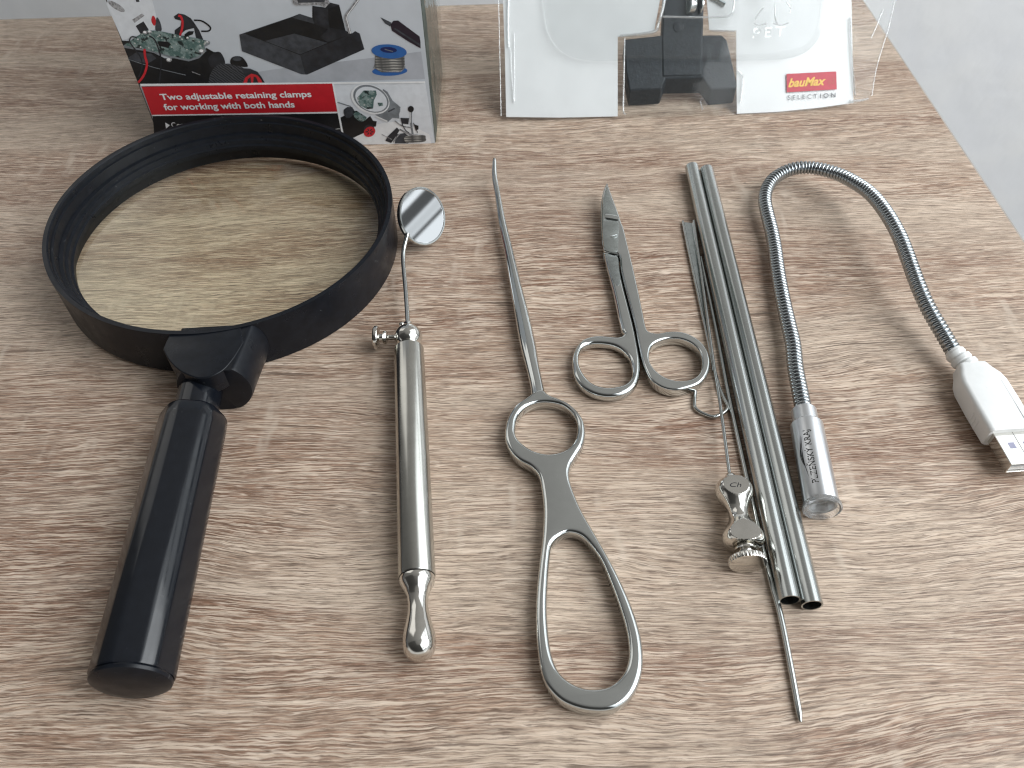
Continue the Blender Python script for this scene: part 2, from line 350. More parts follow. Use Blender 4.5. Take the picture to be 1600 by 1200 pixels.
tag(MB().box((100, -200, -705), (2600, 2000, 10)).build('floor', 'carpet', None, False), kind='structure')
# ---------------------------------------------------------------- magnifying glass
C0 = Vector((-109.4, 259.2, 0)); RN = Vector((.02, -.022, 1)).normalized(); RR = 65.0
ha, hb = U(307, 640, 10.4), U(205, 1062, 10.4)
hd = (hb - ha).normalized()
mg = empty('magnifying_glass', (C0.x, C0.y, 0), 'large round magnifying glass with black plastic rim and straight black handle', 'magnifying glass')
rim_prof = [(0.6, 61.5), (0, 62), (0, 64.6), (.6, RR), (19.4, RR), (20, 64.9), (20, 63.4), (19.6, 62.9), (17.8, 62.7), (17.5, 61.9), (13.4, 61.6), (13.0, 60.4), (11.4, 60.1), (11.0, 59.2), (9.2, 58.9), (8.8, 58.2), (6.6, 58.2), (6, 60.5), (.6, 61.2)]
MB().lathe(C0 + Vector((0, 0, 1.8)), RN, rim_prof, 160, up=Vector((0, 1, 0)), loop=True).build('rim', 'black_plastic', mg, sharp=28)
lp = []
for k in range(13):
    r = 58.3 * math.sin(k / 12 * math.pi / 2); lp.append((7.2 - 1.2 * (1 - (r / 58.3) ** 2), r))
lens = lp + [(8.4 + 1.8 * (1 - (r / 58.3) ** 2), r) for t, r in reversed(lp)]
lens[0] = (lens[0][0], .01); lens[-1] = (lens[-1][0], .01)
MB().lathe(C0 + Vector((0, 0, 1.8)), RN, [(t, r) for t, r in lens], 96, up=Vector((0, 1, 0))).build('lens', 'lens_glass', mg)
bd = Vector((hd.x, hd.y, 0)).normalized(); b0 = ha - hd * 17
def boss_fn(a, r, t):
    px, py = math.cos(a) * r, math.sin(a) * r
    return (px, max(-10.4, min(8.8, py)), t)
bz = Vector((b0.x + 4.6, b0.y, 10.8)); tb0 = -((Vector((bz.x, bz.y, 0)) - C0).length - 62.2)
MB().lathe(bz, bd, [(tb0, 14.8), (tb0 * .3, 13.6), (4, 12.6), (7.5, 12.2), (8.6, 11.8), (8.9, 11.0), (8.9, .01)], 96, fn=boss_fn).build('handle_socket', 'black_plastic', mg, sharp=30)
tg = [(U(x_, y_, 19.9).x, U(x_, y_, 19.9).y) for x_, y_ in crom([(254, 545), (264, 563), (284, 581), (314, 591), (344, 581), (364, 561), (380, 535)], False, 5)]
def ringang(p): return math.atan2(p[1] - C0.y, p[0] - C0.x)
g0, g1 = ringang(tg[-1]), ringang(tg[0])
tg += [(C0.x + 64.0 * math.cos(g0 + (g1 - g0) * k / 8), C0.y + 64.0 * math.sin(g0 + (g1 - g0) * k / 8)) for k in range(9)]
vs, fs = curve_mesh([tg], 12, 19.9, .5, 3); MB().add(vs, fs).build('socket_tongue', 'black_plastic', mg, sharp=30)
MB().lathe(Vector((b0.x, b0.y, 10.6)) + bd * 5, (ha - (Vector((b0.x, b0.y, 10.6)) + bd * 5)), [(0, 6.9), (20, 6.9)], 48).build('ferrule', 'black_gloss', mg)
HL = (hb - ha).length
def hex_fn(a, r, t):
    k = 6; ph = (a - D(72)) % (2 * math.pi / k) - math.pi / k
    q = .965 / math.cos(ph * .93); q = min(q, 1.01); rr = r * q
    return (math.cos(a) * rr, math.sin(a) * rr, t)
MB().lathe(ha, hd, [(3.4, 6.6), (3.4, 9.5), (4.4, 10.15), (9, 10.3), (HL * .5, 10.3), (HL - 1.0, 10.4), (HL - .5, 10.2), (HL - .5, 8)], 96, fn=hex_fn).build('handle', 'black_gloss', mg, sharp=35)
MB().lathe(ha, hd, [(HL - .55, 9.9), (HL, 10.2), (HL + .8, 10.0), (HL + 1.6, 8.6), (HL + 2.2, 5.6), (HL + 2.5, .01)], 64).build('end_cap', 'black_plastic', mg, sharp=30)
# ---------------------------------------------------------------- inspection mirror
ta, tb = U(639, 546, 5.3), U(651.5, 902, 5.3); td = (tb - ta).normalized(); TL = (tb - ta).length
im = empty('inspection_mirror', (ta.x, ta.y, 0), 'nickel plated inspection mirror with round tilted head, side set screw and bulb end', 'inspection mirror')
MB().lathe(ta, td, [(0, 4.0), (0, 4.9), (.5, 5.25), (TL - .3, 5.25), (TL, 5.1), (TL, 4)], 64).build('handle_tube', 'nickel_satin', im, sharp=30)
MB().lathe(tb, td, [(.3, 4.6), (.3, 5.0), (1.0, 5.1), (2.2, 4.8), (4, 3.7), (6, 3.0), (8.5, 2.75), (11, 3.0), (14, 3.7), (17, 4.35), (19.5, 4.5), (21.5, 4.15), (23, 3.2), (23.8, 1.8), (24.1, .01)], 48).build('end_knob', 'nickel', im, sharp=60)
bc = U(638, 527, 5.6)
MB().lathe(bc, -td, [(-5.2, 3.2), (-4.5, 3.8)] + [(5.0 * math.sin(a), 5.0 * math.cos(a)) for a in [D(x_) for x_ in range(-48, 72, 8)]] + [(4.9, 1.9), (6.6, 1.7), (6.8, .01)], 48).build('ball_collar', 'nickel', im, sharp=50)
MB().lathe(bc + (-td) * 5.8 + Vector((-2.1, 0, .6)), Vector((0, 0, 1)), [(1.1 * math.sin(a), max(.01, 1.1 * math.cos(a))) for a in [D(x_) for x_ in range(-90, 91, 18)]], 20).build('collar_stud', 'nickel', im)
sd_ = (U(587, 527.5, 5.6) - bc).normalized(); SLN = (U(587, 527.5, 5.6) - bc).length
th = []
for k in range(13): th += [(4.2 + k * .25, 1.15 if k % 2 else .9)]
MB().lathe(bc, sd_, [(3.5, 1.0)] + th + [(7.4, 1.3), (7.6, 2.3), (8.2, 2.6), (8.8, 2.3), (9.2, 1.3), (10.2, 1.35), (SLN - 1.3, 2.2), (SLN - 1.0, 4.1), (SLN - .6, 4.3), (SLN + .2, 4.3), (SLN + .6, 3.9), (SLN + .7, .01)], 40).build('set_screw', 'nickel', im, sharp=40)
s0 = bc - td * 6.0; mc = U(660, 338, 13)
vdir = (CAM - mc).normalized(); mn = (vdir * math.cos(D(39)) + RT * math.sin(D(39)) + UP * .10).normalized()
mx_ = mn.cross(UP).normalized(); my_ = mn.cross(mx_)
att = mc - mn * 1.0 + (U(629, 378, 13) - mc).normalized() * 11.2
sp_ = crom([tuple(s0), tuple(U(634, 455, 6.5)), tuple(U(630, 400, 8)), tuple(att)], n=8)
MB().tube([Vector(p) for p in sp_], .85, 16).build('stem', 'chrome', im)
mh = MB().lathe(mc, mn, [(-1.7, .01), (-1.7, 10.6), (-1.2, 11.3), (.2, 11.4), (.5, 11.1), (.5, 10.5), (.15, 10.3), (.1, .01)], 64, up=UP).build('mirror_housing', 'chrome', im, sharp=30)
MB().poly([mc + mn * .25 + (mx_ * math.cos(k * math.pi / 32) + my_ * math.sin(k * math.pi / 32)) * 10.35 for k in range(64)]).build('mirror_glass', 'mirror_glass', mh, False)
# ---------------------------------------------------------------- ring handled dissector
rp = empty('dissector', tuple(U(870, 720)), 'long polished steel hook probe with round finger ring and open teardrop handle', 'surgical probe')
o8 = lambda l: zpx(l, 770, 590, 2.2222)
outer = o8([(150, 52), (112, 78), (78, 103), (54, 140), (43, 180), (43, 222), (60, 262), (92, 294), (132, 316), (158, 346), (170, 400), (176, 470), (172, 560), (160, 660), (151, 760), (149, 860), (155, 955), (168, 1030), (192, 1085), (235, 1128), (290, 1153), (350, 1164), (408, 1161), (458, 1136), (498, 1087), (519, 1020), (520, 950), (508, 880), (478, 790), (438, 700), (396, 620), (350, 540), (310, 470), (280, 400), (266, 348), (272, 310), (294, 272), (315, 235), (321, 190), (312, 150), (286, 115), (245, 86), (196, 66), (176, 50)])
h1 = o8([(78, 190), (84, 150), (108, 116), (145, 97), (188, 92), (238, 102), (272, 127), (290, 160), (292, 195), (281, 229), (256, 254), (220, 268), (180, 270), (138, 258), (104, 236), (84, 214)])
h2 = o8([(250, 548), (208, 582), (197, 640), (191, 720), (188, 800), (192, 880), (202, 955), (222, 1014), (257, 1054), (310, 1080), (368, 1084), (416, 1068), (454, 1028), (470, 980), (470, 930), (460, 870), (436, 790), (406, 710), (376, 640), (343, 592), (312, 560), (282, 546)])
loops = [[(U(x_, y_, 3.6).x, U(x_, y_, 3.6).y) for x_, y_ in crom(l, True, 4)] for l in (outer, h1, h2)]
vs, fs = curve_mesh(loops, .4, 5.2, 1.35, 5)
MB().add(vs, fs).build('handle', 'chrome', rp, sharp=25)
Lf = zpx([(68, 50), (66, 110), (78, 180), (88, 270), (108, 370), (130, 500), (148, 600), (168, 720), (188, 800), (203, 865), (205, 905)], 740, 230, 2.31)
Rf = zpx([(82, 50), (86, 110), (98, 175), (117, 265), (142, 365), (172, 490), (194, 580), (222, 700), (238, 790), (253, 862), (262, 905)], 740, 230, 2.31)
zz = [9, 6.5, 4.5, 3.6, 3.3, 3.3, 3.2, 3.1, 3.0, 2.9, 2.8]
ctl = []
for (a, c_, z_) in zip(Lf, Rf, zz):
    A, B = U(a[0], a[1], z_), U(c_[0], c_[1], z_); ctl.append((*((A + B) / 2), (B - A).length / 2 * .97))
ctl = crom(ctl, n=6); t0_ = Vector(ctl[0][:3]) + Vector((0, 1.3, .8)); ctl = [(*t0_, .25)] + [(*(Vector(ctl[0][:3]) + Vector((0, .8, .5))), ctl[0][3] * .75)] + ctl
rads = [c_[3] for c_ in ctl]
MB().tube([c_[:3] for c_ in ctl], lambda t: rads[round(t * (len(rads) - 1))], 24, .82).build('shank', 'chrome', rp, sharp=60)
# ---------------------------------------------------------------- scissors
ss = empty('scissors', tuple(U(1000, 560)), 'small closed steel surgical scissors with two finger rings and pointed tip', 'scissors')
o1 = lambda l: zpx(l, 880, 280, 3.332)
def gl(l, z_, n=4): return [(U(x_, y_, z_).x, U(x_, y_, z_).y) for x_, y_ in crom(l, True, n)]
A_out = o1([(212, 384), (232, 388), (262, 394), (289, 403), (298, 480), (318, 570), (344, 670), (370, 775), (387, 860), (400, 940), (400, 1005), (386, 1062), (352, 1102), (300, 1126), (232, 1134), (160, 1120), (102, 1088), (62, 1038), (48, 975), (52, 905), (92, 842), (150, 818), (215, 816), (285, 822), (314, 806), (303, 785), (286, 715), (271, 640), (254, 565), (234, 490), (219, 430)])
A_hole = o1([(82, 955), (86, 902), (108, 872), (152, 858), (210, 858), (268, 870), (316, 900), (347, 942), (359, 1000), (350, 1038), (318, 1068), (258, 1082), (202, 1080), (150, 1060), (108, 1015)])
B_out = o1([(224, 62), (240, 90), (265, 148), (290, 208), (301, 240), (314, 268), (332, 335), (357, 430), (377, 520), (397, 612), (417, 710), (432, 778), (452, 800), (492, 806), (550, 797), (620, 800), (690, 830), (740, 880), (762, 940), (757, 1000), (730, 1048), (690, 1078), (622, 1098), (568, 1102), (508, 1086), (458, 1050), (430, 1000), (410, 945), (391, 862), (374, 770), (348, 670), (322, 570), (301, 480), (292, 404), (262, 388), (212, 378), (206, 330), (198, 250), (199, 170), (206, 110)])
B_hole = o1([(447, 920), (458, 878), (492, 850), (550, 834), (610, 836), (666, 858), (704, 894), (720, 940), (717, 995), (694, 1030), (648, 1050), (590, 1053), (532, 1036), (484, 1002), (454, 962)])
def lift(vs, z_, amt=4.0):                   # curved blades rise towards the tip
    y0, y1 = U(950, 420).y, U(945, 300).y
    return [Vector((v.x, v.y, v.z + (amt * max(0, (v.y - y0) / (y1 - y0)) ** 1.6 if v.y > y0 else 0))) for v in vs]
vs, fs = curve_mesh([gl(A_out, 3.6), gl(A_hole, 3.6)], .5, 4.3, 1.45, 5)
ma = MB().add(vs, fs)
low = o1([(220, 66), (236, 95), (262, 155), (286, 215), (296, 260), (300, 330), (298, 400), (296, 430), (218, 430), (208, 370), (200, 320), (194, 250), (194, 170), (202, 110)])
vs, fs = curve_mesh([gl(low, 2.2)], .9, 2.4, .3, 2); ma.add(lift(vs, 0), fs)
ha_ = ma.build('blade_half', 'chrome', ss, sharp=25)
vs, fs = curve_mesh([gl(B_out, 3.8), gl(B_hole, 3.8)], 0, 1, .1, 1)
vs, fs = curve_mesh([gl(B_out, 3.9), gl(B_hole, 3.9)], 2.5, 4.7, .85, 4)
def thick(vs): return [Vector((v.x, v.y, v.z if v.z > 3.6 or v.y > U(960, 420).y else .5 + (v.z - 2.5))) for v in vs]
hb_ = MB().add(lift(thick(vs), 0), fs).build('blade_half', 'chrome', ss, sharp=25)
# matte ground faces on the lock
def patch(pts, z_, dz, mat, nm, par, amt=4.0):
    vs_, fs_ = curve_mesh([gl(o1(pts), z_, 3)], z_ - .3, z_ + dz, .04, 1); MB().add(lift(vs_, 0, amt), fs_).build(nm, mat, par, sharp=30)
patch([(224, 394), (262, 398), (284, 408), (290, 470), (298, 520), (290, 552), (274, 550), (252, 505), (236, 450)], 4.3, .05, 'steel_dull', 'ground_face', ha_)
patch([(212, 222), (285, 232), (286, 300), (284, 372), (258, 380), (220, 368), (208, 320), (205, 270)], 4.7, .05, 'steel_blade', 'ground_face', hb_)
patch([(222, 82), (238, 110), (262, 165), (282, 210), (250, 205), (213, 204), (208, 160), (211, 115)], 4.7, .06, 'steel_blade', 'tip_face', hb_)
patch([(222, 200), (280, 208), (286, 224), (250, 220), (218, 214)], 4.7, .45, 'chrome', 'lock_step', hb_)
pc = U(880 + 262 / 3.332, 280 + 284 / 3.332, 6.0)
pz = lift([Vector((pc.x, pc.y, 4.7))], 0)[0].z
scw = MB().lathe((pc.x, pc.y, pz - .4), (0, 0, 1), [(0, 1.7), (.42, 1.7), (.47, 1.6), (.47, .01)], 32).build('pivot_screw', 'steel_blade', ss, sharp=30)
ux = Vector((.96, .28, 0)).normalized(); MB().box((pc.x, pc.y, pz + .10), (2.8, .42, .08), (ux, Vector((-ux.y, ux.x, 0)), Vector((0, 0, 1)))).build('slot', 'mirror_glass', scw, False)
# ---------------------------------------------------------------- two steel tubes
def steel_tube(a, c_, r, zc, label):
    A, B = U(a[0], a[1], zc), U(c_[0], c_[1], zc); L = (B - A).length
    o = empty('steel_tube', (A.x, A.y, 0), label, 'metal tube', 'pair of steel tubes lying side by side')
    MB().lathe(A, B - A, [(0, r - .35), (0, r), (L, r), (L, r - .45), (L - .01, r - .45), (6, r - .45)], 64, ends=False).build('tube_wall', 'steel_satin', o, sharp=30)
    return o
steel_tube((1081, 262), (1234, 938), 2.95, 3.0, 'brushed steel tube lying directly against the thin stylet rod')
steel_tube((1104, 266), (1269, 946), 2.95, 3.0, 'brushed steel tube of the pair on the side nearer the flexible lamp')
# ---------------------------------------------------------------- channelled wire hook under the needle
hk = empty('grooved_hook', tuple(U(1100, 500)), 'thin channelled steel wire tool with bent hook end beneath the scissors ring', 'wire hook')
top_w = crom([(1067, 346), (1073, 378), (1083, 425), (1096, 485), (1108, 540), (1115, 580)], n=6)
rgt_w = crom([(1083, 348), (1087, 378), (1096, 425), (1104, 485), (1111, 540), (1116, 580)], n=6)
mb = MB(); Lp = [U(x_, y_, .9) for x_, y_ in top_w]; Rp = [U(x_, y_, .9) for x_, y_ in rgt_w]
mb.sections([[a + Vector((0, 0, -.5)), c_ + Vector((0, 0, -.5)), c_ + Vector((0, 0, -.2)), a + Vector((0, 0, -.2))] for a, c_ in zip(Lp, Rp)])
mb.build('channel', 'steel_dull', hk, False)
MB().tube(Lp, .55, 12).build('channel_edge', 'chrome', hk); MB().tube(Rp, .5, 12).build('channel_edge', 'chrome', hk)
hkp = crom([(1114, 572), (1119, 588), (1124, 606), (1131, 622), (1137, 634), (1135, 641), (1127, 647), (1115, 651), (1103, 648), (1091, 642), (1085.5, 635), (1085.5, 624), (1086.5, 612)], n=6)
MB().tube([U(x_, y_, .9) for x_, y_ in hkp], .62, 14).build('hook', 'steel_satin', hk)
# ---------------------------------------------------------------- needle with hub
nd = empty('hub_needle', tuple(U(1155, 800)), 'blunt steel needle with waisted nickel hub and knurled thumb screw', 'needle')
na, nb_ = U(1084, 345, 2.0), U(1140, 742, 5.2)
npts = crom([tuple(na), tuple(U(1097, 436, 2.1)), tuple(U(1112.5, 550, 2.4)), tuple(U(1125, 630, 3.2)), tuple(nb_), tuple(U(1143, 756, 5.2))], n=8)
MB().tube(npts, .55, 14).build('needle_shaft', 'steel_satin', nd)
h0, h1_ = U(1143.5, 752, 5.4), U(1164, 856, 5.4); hdn = (h1_ - h0).normalized(); HLn = (h1_ - h0).length
MB().lathe(nb_ - hdn * .3, h0 + hdn * 2 - nb_, [(0, .7), (.2, 1.2), (1.2, 1.75), (2.6, 1.9), (4.2, 2.3)], 32).build('shaft_seat', 'nickel', nd, sharp=50)
def hub_fn(a, r, t):
    px, py = math.cos(a) * r, math.sin(a) * r
    return (px, max(-4.9, min(4.15, py)), t)
s_ = HLn / 22
hp = [(0, 2.2), (.3, 3.8), (1.2, 4.9), (2.6, 5.55), (4.2, 5.6), (5.6, 5.1), (7.2, 4.1), (9.2, 3.2), (11, 2.85), (13, 3.1), (15, 4.1), (16.6, 5.1), (18, 5.8), (19.4, 6.0), (20.6, 5.6), (21.5, 4.4), (22, 2.6)]
hp = crom(hp, n=5)
hub = MB().lathe(h0, hdn, [(t * s_, r) for t, r in hp], 96, fn=hub_fn).build('hub', 'nickel', nd, sharp=16)
def kn(a, r, t): q = r * (1 + (.022 if (int(a / (2 * math.pi) * 72) % 2) else 0) * (r > 5)); return (math.cos(a) * q, math.sin(a) * q, t)
MB().lathe(h1_, hdn, [(-1, 2.4), (.4, 2.6), (.5, 3.3), (1.2, 3.4), (1.4, 2.2), (3.2, 2.0), (3.4, 4.6), (3.6, 5.2), (3.9, 5.25), (4.9, 5.25), (5.2, 5.1), (5.5, .01)], 144, fn=kn).build('thumb_screw', 'nickel', nd, sharp=25)
tv, tf = text2d('Ch', 0, .3)
def hubmap(u, v):
    p = h0 + hdn * ((4.6 - v * 1.5) * s_) ; sdv = hdn.cross(Vector((0, 0, 1))).normalized()
    q = p - sdv * (u * 3.4 - 2.0); q.z = 5.4 + 4.15 + .03; return q
MB().add([hubmap(a, c_) for a, c_, _ in tv], tf).build('engraving', 'steel_dark', hub, False)
# ---------------------------------------------------------------- stylet rod
st = empty('stylet_rod', tuple(U(1200, 900)), 'thinnest long steel rod, pointed end sticking out past the two tubes', 'metal rod')
sp2 = crom([tuple(U(x_, y_, z_)) for x_, y_, z_ in ((1095, 402, 1.0), (1118, 510, 1.0), (1137, 610, 1.0), (1156, 698, .95), (1179, 800, .95), (1203, 902, .95), (1219, 960, .95), (1235, 1040, .95), (1251, 1128, .9))], n=10)
MB().tube(sp2, lambda t: .62 + .28 * min(1, t * 1.6) if t < .97 else .9 * max(.35, (1 - (t - .97) / .03 * .55)), 16).build('rod', 'steel_satin', st)
# ---------------------------------------------------------------- usb lamp
ul = empty('usb_lamp', tuple(U(1285, 780)), 'silver gooseneck lamp with ribbed bent neck, small cylindrical head and white plug', 'usb lamp')
hA, hB = U(1256.5, 646, 5.2), U(1284, 790, 5.4); hdir = (hB - hA).normalized(); hL = (hB - hA).length
fp = zpx([(1205, 1170), (1135, 1050), (1062, 925), (1010, 815), (966, 700), (930, 600), (890, 502), (840, 410), (782, 325), (720, 258), (650, 208), (560, 160), (460, 128), (380, 116), (300, 120), (225, 148), (168, 190), (136, 245), (128, 305), (142, 380), (166, 475), (184, 570), (198, 680), (214, 780), (238, 900), (263, 1010), (288, 1120)], 1160, 230, 3.636) + [(1243, 575), (1250, 612), (1256.5, 644)]
fz = [6.5, 8, 10, 12, 13.5, 14.5, 15, 15, 14.5, 13.5, 12, 10.5, 9.5, 8.5, 8, 7, 6.5, 6, 5.5, 5, 4.5, 4, 4, 4, 4.2, 4.4, 4.6, 4.8, 5, 5.2]
path = [Vector(p) for p in crom([tuple(U(a[0], a[1], z_)) for a, z_ in zip(fp, fz)], n=16)]
cum = [0]
for i in range(1, len(path)): cum.append(cum[-1] + (path[i] - path[i - 1]).length)
PITCH_R = 1.55; nr = int(cum[-1] / PITCH_R); step = cum[-1] / nr / 6; rs = []; i = 0; pts = []
for k in range(nr * 6 + 1):
    d_ = min(k * step, cum[-1] - 1e-6)
    while cum[i + 1] < d_: i += 1
    f_ = (d_ - cum[i]) / (cum[i + 1] - cum[i]); pts.append(path[i].lerp(path[i + 1], f_)); rs.append((2.05, 2.58, 2.74, 2.78, 2.72, 2.52)[k % 6])
mb = MB(); n_ = len(pts); rings = []
for i in range(n_):
    t = (pts[min(i + 3, n_ - 1)] - pts[max(i - 3, 0)]).normalized(); sd2 = t.cross(Vector((0, 0, 1))).normalized(); u2 = sd2.cross(t)
    rings.append([pts[i] + (sd2 * math.cos(2 * math.pi * k / 20) + u2 * math.sin(2 * math.pi * k / 20)) * rs[i] for k in range(20)])
mb.sections(rings).build('flexible_neck', 'steel_neck', ul, sharp=75)
MB().lathe(hA, hdir, [(-1.2, 2.6), (-1.2, 3.7), (-.8, 4.0), (4.6, 4.05), (4.6, 3)], 48).build('neck_collar', 'alu', ul, sharp=30)
head = MB().lathe(hA, hdir, [(4.6, 3.6), (4.6, 4.7), (5.2, 5.1), (hL - 1.0, 5.15), (hL - .6, 5.0), (hL - .6, 4.3), (hL - 6, 4.1), (hL - 6, .01)], 64).build('lamp_head', 'alu', ul, sharp=30)
MB().lathe(hA, hdir, [(hL - 1.0, 4.5), (hL - .6, 5.2), (hL + .2, 5.7), (hL + 1.2, 5.7), (hL + 1.5, 5.3), (hL + .9, 4.3), (hL - .5, 3.0), (hL - 1.6, 1.4), (hL - 1.8, .01), (hL - 4, .01), (hL - 4, 4.0)], 48, ends=False).build('lens', 'clear_resin', head, sharp=40)
MB().lathe(hA, hdir, [(hL - 5.8, 2.0), (hL - 4.6, 1.9), (hL - 4.1, .01)], 24).build('bulb', 'white_plastic', head)
side = hdir.cross(Vector((0, 0, 1))).normalized(); upv = side.cross(hdir)     # side points to -x
if side.x > 0: side = -side
def cyl(t, ang, r=5.18):                                          # ang measured from straight up towards the left
    return hA + hdir * t + (upv * math.cos(ang) + side * math.sin(ang)) * r
tv, tf = text2d('PLZEŇSKÝ KRAJ', 0.004, 0, 1.0)
T0, T1 = hL * .86, hL * .30
MB().add([cyl(T0 + (T1 - T0) * a, D(15) + c_ * 1.95 / 5.2) for a, c_, _ in tv], tf).build('lettering', 'ink', head, False)
ar = MB()
for k, (s0_, s1_, bow, w_) in enumerate(((.80, .36, .38, .22), (.74, .34, .50, .28), (.70, .42, .62, .2))):
    A_, B_ = [], []
    for j in range(17):
        f_ = j / 16; t = hL * (s0_ + (s1_ - s0_) * f_); an = D(42) + bow * .38 * math.sin(f_ * math.pi * .9) + k * .03 ; w2_ = w_ * math.sin(max(.02, f_) * math.pi * .97) / 5.2 + .004
        A_.append(cyl(t, an)); B_.append(cyl(t, an + w2_))
    for j in range(16): ar.add([A_[j], A_[j + 1], B_[j + 1], B_[j]], [(0, 1, 2, 3)])
ar.build('printed_arcs', 'ink', head, False)
# plug
pa, pb = U(1552, 677, 7.8), U(1580, 726, 7.8)
pd = Vector((pb.x - pa.x, pb.y - pa.y, 0)).normalized(); pl = Vector((-pd.y, pd.x, 0))
if pl.x < 0: pl = -pl                                             # lateral, towards the right
shell0 = pa; SW, SH = 12.0, 4.5
cS = pa + pl * (SW / 2); cS.z = 7.8 - SH / 2
PZ = cS.z; slen = (pb - pa).length
def PP(t, u, z_): return cS + pd * t + pl * u + Vector((0, 0, z_))
mb = MB(); hw, hh, wl = SW / 2, SH / 2, .35
outr = [(-hw, -hh), (hw, -hh), (hw, hh), (-hw, hh)]; inr = [(-hw + wl, -hh + wl), (hw - wl, -hh + wl), (hw - wl, hh - wl), (-hw + wl, hh - wl)]
mb.sections([[PP(-3, *q) for q in outr], [PP(slen, *q) for q in outr], [PP(slen, *q) for q in inr], [PP(1, *q) for q in inr]])
plug_shell = mb.build('plug_shell', 'nickel', ul, bevel=.22, sharp=35)
mb = MB()
for u_ in (-2.4, 2.4):
    mb.box(PP(slen * .42, u_, hh + .02), (2.2, 1.9, .06), (pd, pl, Vector((0, 0, 1))))
mb.build('shell_hole', 'print_lilac', plug_shell, False)
MB().box(PP(slen * .5, 0, hh + .015), (slen * .98, .12, .05), (pd, pl, Vector((0, 0, 1)))).build('shell_seam', 'steel_dark', plug_shell, False)
MB().box(PP(slen - 5.2, 0, -.9), (9, 11, 1.6), (pd, pl, Vector((0, 0, 1)))).build('contact_tongue', 'white_plastic', plug_shell, False)
body = []
for t, w_, h_ in ((.0, 14.4, 7.6), (-.6, 15.0, 8.2), (-12, 15.4, 8.6), (-20, 15.2, 8.6), (-23, 14.0, 8.4), (-26, 11.2, 7.6), (-28.5, 9.6, 7.0), (-29, 8.6, 6.2)):
    ring = []; c8 = 1.5
    for (sx, sy, a0) in ((1, 1, 0), (-1, 1, 90), (-1, -1, 180), (1, -1, 270)):
        for j in range(5):
            an = D(a0 + j * 22.5); ring.append(PP(t, sx * (w_ / 2 - c8) + c8 * math.cos(an), sy * (h_ / 2 - c8) + c8 * math.sin(an)))
    body.append(ring)
pbod = MB().sections(body).build('plug_body', 'white_plastic', ul, sharp=28)
mb = MB(); mb.box(PP(-11, 4.9, 4.32), (17, .35, .06), (pd, pl, Vector((0, 0, 1))))
for k in range(3): mb.box(PP(-9 + k * 1.6, -7.72, -1), (.45, .10, 4.0), (pd, pl, Vector((0, 0, 1))))
for u_ in (-1.2, 2.6): mb.lathe(PP(-17 + (u_ > 0) * -1, u_, 4.28), (0, 0, 1), [(0, .28), (.06, .28)], 12)
mb.build('moulded_mark', 'card_white', pbod, False)
ra = PP(-29, 0, 0); rb = path[0]; rd = (rb - ra); rl = rd.length
prof = [(-1, 3.7)]
for k in range(3): q = k * (rl + 1.5) / 3; prof += [(q, 3.6 - k * .25), (q + .4, 3.9 - k * .3), (q + 1.9, 3.9 - k * .3), (q + 2.1, 3.3 - k * .2), (q + 2.9, 3.2 - k * .2)]
prof = [(t * min(1, (rl + 2) / 9.5) if t > 0 else t, r) for t, r in prof]
MB().lathe(ra, rd, prof + [(prof[-1][0] + .2, 2.6)], 32).build('strain_relief', 'white_plastic', ul, sharp=30)
# ---------------------------------------------------------------- carton
BL, BR = U(254.5, 232), U(681, 223.5)
ce = (BR - BL).normalized(); cn = Vector((ce.y, -ce.x, 0))       # cn faces the camera
if cn.y > 0: cn = -cn
CW = (BR - BL).length; CH = 165; CDp = 62
cup = (Vector((0, 0, 1)) * math.cos(D(.6)) - cn * math.sin(D(.6))); cb = cn.copy(); cn = ce.cross(cup).normalized()
if cn.dot(cb) < 0: cn = -cn
ct = empty('carton', tuple(BL), 'printed cardboard product box with red banner standing upright behind the magnifier', 'box')
mb = MB().mat('carton_side'); mb.prism([BL, BR, BR - cb * CDp, BL - cb * CDp], cup * CH); mb.build('carton_body', 'carton_side', ct, False, bevel=.5)
LAY = [0]
pm = MB()
def P(pts, mat, lay): pm.mat(mat); pm.poly([UPL(x_, y_, BL, cn, .05 + .05 * lay) for x_, y_ in pts])
def PV(pts, ox, oy, s, mat, lay, smooth=False):
    q = zpx(pts, ox, oy, s)
    if smooth: q = crom(q, True, 4)
    P(q, mat, lay)
def stroke(pts, w, mat, lay, ox=0, oy=0, s=1, n=5):
    q = crom(zpx(pts, ox, oy, s), n=n); L_, R_ = [], []
    for i in range(len(q)):
        a, c_ = q[max(0, i - 1)], q[min(len(q) - 1, i + 1)]; dx, dy = c_[0] - a[0], c_[1] - a[1]; l = math.hypot(dx, dy) or 1
        L_.append((q[i][0] - dy / l * w / 2, q[i][1] + dx / l * w / 2)); R_.append((q[i][0] + dy / l * w / 2, q[i][1] - dx / l * w / 2))
    pm.mat(mat)
    for i in range(len(q) - 1): pm.poly([UPL(x_, y_, BL, cn, .05 + .05 * lay) for x_, y_ in (L_[i], L_[i + 1], R_[i + 1], R_[i])])
def ell(cx, cy, rx, ry, rot=0, n=36):
    c_, s_2 = math.cos(D(rot)), math.sin(D(rot)); return [(cx + rx * math.cos(a) * c_ - ry * math.sin(a) * s_2, cy + rx * math.cos(a) * s_2 + ry * math.sin(a) * c_) for a in [2 * math.pi * k / n for k in range(n)]]
def clipR(): pass
# full front sheet in real box coordinates
pm.mat('print_grey'); pm.poly([BL + cn * .05 + ce * .6, BR + cn * .05 - ce * .3, BR + cn * .05 - ce * .3 + cup * (CH - .5), BL + cn * .05 + ce * .6 + cup * (CH - .5)])
T1_, T2_ = (140, 0, 2.857), (160, 0, 6.154)
Z2 = (360, 0, 5.0); Z3 = (520, 120, 8.889)
